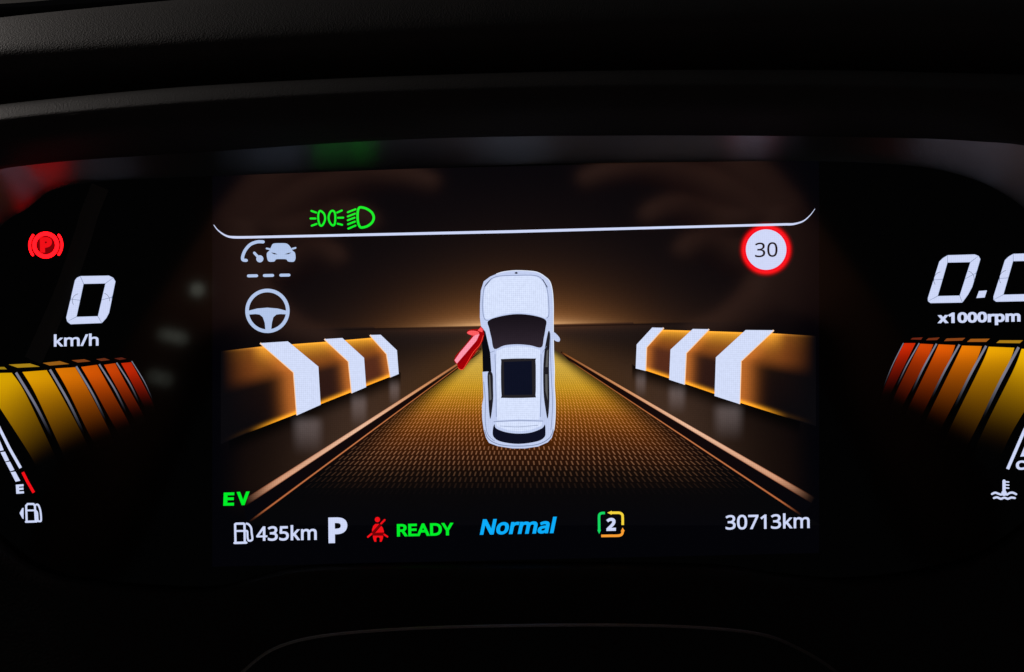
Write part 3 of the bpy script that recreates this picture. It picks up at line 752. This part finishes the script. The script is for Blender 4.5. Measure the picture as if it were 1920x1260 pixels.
for p0, p1, w_ in (((1694, 643), (1655, 730), 2.0), ((1723.5, 643.5), (1680, 728), 3.2), ((1756, 644.5), (1708, 740), 4.4), ((1799, 646), (1744, 752), 5), ((1849, 648.5), (1788, 768), 6), ((1910, 651), (1840, 790), 7)):
    divider(tk, p0, p1, w_, -2)
CAPS = [([(1711, 633.5), (1730, 632.5), (1727, 637), (1707, 636.5)], (104, 36, 20)), ([(1741, 634), (1762, 632.6), (1757, 637.6), (1736, 638)], (112, 46, 20)), ([(1775, 634.6), (1810, 633.4), (1804, 638.6), (1770, 639.6)], (134, 66, 22)),
        ([(1820, 635.4), (1856, 635), (1849, 641), (1813, 641)], (158, 88, 22)), ([(1874, 638), (1918, 638), (1912, 643.5), (1868, 643)], (170, 122, 22)), ([(1934, 641), (1975, 643), (1970, 649), (1927, 646)], (160, 124, 22))]
for p, c in CAPS: Flat(3).poly(p, col=vc(*c)).build('bar_cap', VCS, tk)

# fuel gauge
z = Z(0, 780, 6)
Flat(4).stroke(z((-60, 30), (20, 190), (110, 370), (232, 585)), 5.4, cap=False).build('scale_line', WHITE, sp)
Flat(4).stroke(z((255, 632), (310, 740), (380, 862)), 5.6, cap=False).build('reserve_line', RED, sp, 'red reserve mark of the fuel gauge')
for p in (((-80, 190), (-38, 188), (-12, 262), (-52, 270)), ((-50, 275), (-5, 270), (42, 385), (-8, 395)), ((5, 408), (55, 400), (104, 500), (58, 512)), ((62, 520), (112, 512), (162, 608), (116, 622)), ((120, 632), (172, 624), (228, 728), (175, 740))):
    Flat(4).poly(z(*p)).build('fuel_segment', WHITE, sp)
text('letter', 'E', (30.6, 926), (45, 925), (29.6, 908.8), WHITE, sp, 0.04, font=HUM)
pump(z, ((300, 1188), (294, 1008), (312, 990), (375, 990), (392, 1006), (402, 1188)), ((300, 1062), (392, 1062)), ((292, 1190), (412, 1186)),
     ((408, 996), (432, 1004), (455, 1070), (462, 1170), (445, 1184), (425, 1172), (418, 1090), (400, 1062)), 3.9, sp, extra=((220, 1092), (250, 1036), (265, 1034), (265, 1160), (250, 1150)))
# coolant gauge
z = Z(1560, 660, 4.2)
Flat(4).stroke(z((1600, 450), (1512, 625), (1383, 922)), 6.0, cap=False).build('scale_line', WHITE, tk)
Flat(4).poly(z((1512, 752), (1600, 560), (1640, 560), (1550, 820), (1482, 824))).build('temperature_segment', WHITE, tk)
text('letter', 'C', (1905, 881.5), (1923, 880.5), (1904.6, 864), WHITE, tk, 0.04, font=HUM)
co = Flat(4).stroke(z((1355, 1016), (1355, 1110)), 6); co.disc(*z((1355, 1112))[0], 5.2, 20)
for yv in (1022, 1046, 1070): co.stroke(z((1362, yv), (1392, yv + 2)), 2.6)
for p in (((1260, 1118), (1285, 1108), (1310, 1116), (1332, 1124)), ((1378, 1124), (1400, 1110), (1425, 1108), (1450, 1120)), ((1275, 1150), (1300, 1144), (1330, 1156), (1357, 1147), (1385, 1156), (1412, 1146), (1440, 1150))):
    co.stroke(spline(z(*p), 4), 4)
co.build('coolant_symbol', WHITE, tk)
# parking brake light
pk = Flat(4).ring(85.7, 459.5, 25.2, 17.6).build('parking_brake_light', REDLED, sp)
Flat(4).stroke(arc(86.2, 460, 30.6, 142, 216, 16), 5).stroke(arc(85.2, 459, 30.8, 36, -36, 16), 5).build('bracket', REDLED, pk)
Flat(2).disc(85.7, 459.5, 18, 30).build('backing', DARKRED, pk)
text('letter', 'P', (75, 474.2), (98, 473), (74.4, 445), RED, pk, 0.06, 5, font=HUM)

# raised ridge added in place of a light streak reflected beside the reading
def raised_streak(pts, wid, h, parent=hs):
    p = spline(pts, 8); V = []; F = []
    prof = [(-1, 0), (-.7, .12), (-.35, .6), (0, 1), (.35, .6), (.7, .12), (1, 0)]
    for i, q in enumerate(p):
        a = Vector(p[max(0, i - 1)]); b = Vector(p[min(len(p) - 1, i + 1)]); d = (b - a).normalized(); n_ = Vector((-d.y, d.x))
        e = math.sin(math.pi * (i + .02) / (len(p) - .96)) ** .5
        for o_, hh in prof:
            V.append(P(q[0] + n_.x * o_ * wid, q[1] + n_.y * o_ * wid, -.00002 + h * hh * e))
    m = len(prof)
    for i in range(len(p) - 1):
        for j in range(m - 1): F.append((i * m + j, i * m + j + 1, (i + 1) * m + j + 1, (i + 1) * m + j))
    mesh_obj('streak_ridge', V, F, RIDGE, parent, smooth=True)
raised_streak([(188, 350), (168, 400), (150, 460), (122, 540), (88, 620), (62, 676)], 17, .0005)

# the photographer's phone and hands, seen only as dim shapes mirrored in the screen glass
SKIN = plastic('skin', (0.42, 0.25, 0.18), 0.55, 0)
ph = bmesh.new()
bmesh.ops.create_cube(ph, size=1)
bmesh.ops.scale(ph, vec=(.155, .008, .074), verts=ph.verts)
bmesh.ops.bevel(ph, geom=[e for e in ph.edges], offset=.0035, segments=3, affect='EDGES')
me = bpy.data.meshes.new('phone'); ph.to_mesh(me); ph.free(); me.materials.append(plastic('phone_black', (.01, .01, .01), .4))
pho = bpy.data.objects.new('phone', me); COL.objects.link(pho); pho.location = (0, -.412, 0)
pho['label'] = 'black phone held level in front of the displays by two hands'; pho['category'] = 'phone'
def hand(sx, label):
    V = []; E = []; Rd = []
    def chain(start, pts, radii):
        prev = start
        for p, r in zip(pts, radii):
            V.append((sx * p[0], p[1], p[2] + .022)); Rd.append(r); i = len(V) - 1
            if prev is not None: E.append((prev, i))
            prev = i
        return prev
    w0 = chain(None, [(.160, -.455, .020)], [.026])
    k_ = []
    for zc, xk in ((.082, .112), (.062, .108), (.041, .110), (.022, .116)):
        a = chain(w0, [(.138, -.452, .02 + (zc - .02) * .7)], [.017])
        b = chain(a, [(xk, -.446, zc)], [.0115]); k_.append(b)
    for b, (zc, ln) in zip(k_, ((.084, .066), (.063, .072), (.041, .040), (.021, .026))):
        x0 = V[b][0] * sx
        chain(b, [(x0 - ln * .45, -.432, zc + .006), (x0 - ln * .75, -.424, zc + .003), (x0 - ln, -.420, zc - .004)], [.0092, .0084, .0070])
    chain(w0, [(.142, -.440, -.004), (.116, -.428, -.020), (.092, -.421, -.026)], [.015, .0105, .0085])
    chain(w0, [(.185, -.47, -.01), (.24, -.52, -.09), (.29, -.58, -.17)], [.027, .034, .040])
    me = bpy.data.meshes.new('hand'); me.from_pydata(V, E, []); me.materials.append(SKIN)
    o = bpy.data.objects.new('hand', me); COL.objects.link(o)
    md = o.modifiers.new('skin', 'SKIN'); md.use_smooth_shade = True
    for i, r in enumerate(Rd): me.skin_vertices[0].data[i].radius = (r, r)
    me.skin_vertices[0].data[0].use_root = True
    o.modifiers.new('sub', 'SUBSURF').render_levels = 2
    o['label'] = label; o['category'] = 'hand'
hand(-1, 'left hand gripping the left end of the black phone')
hand(1, 'right hand gripping the right end of the black phone')
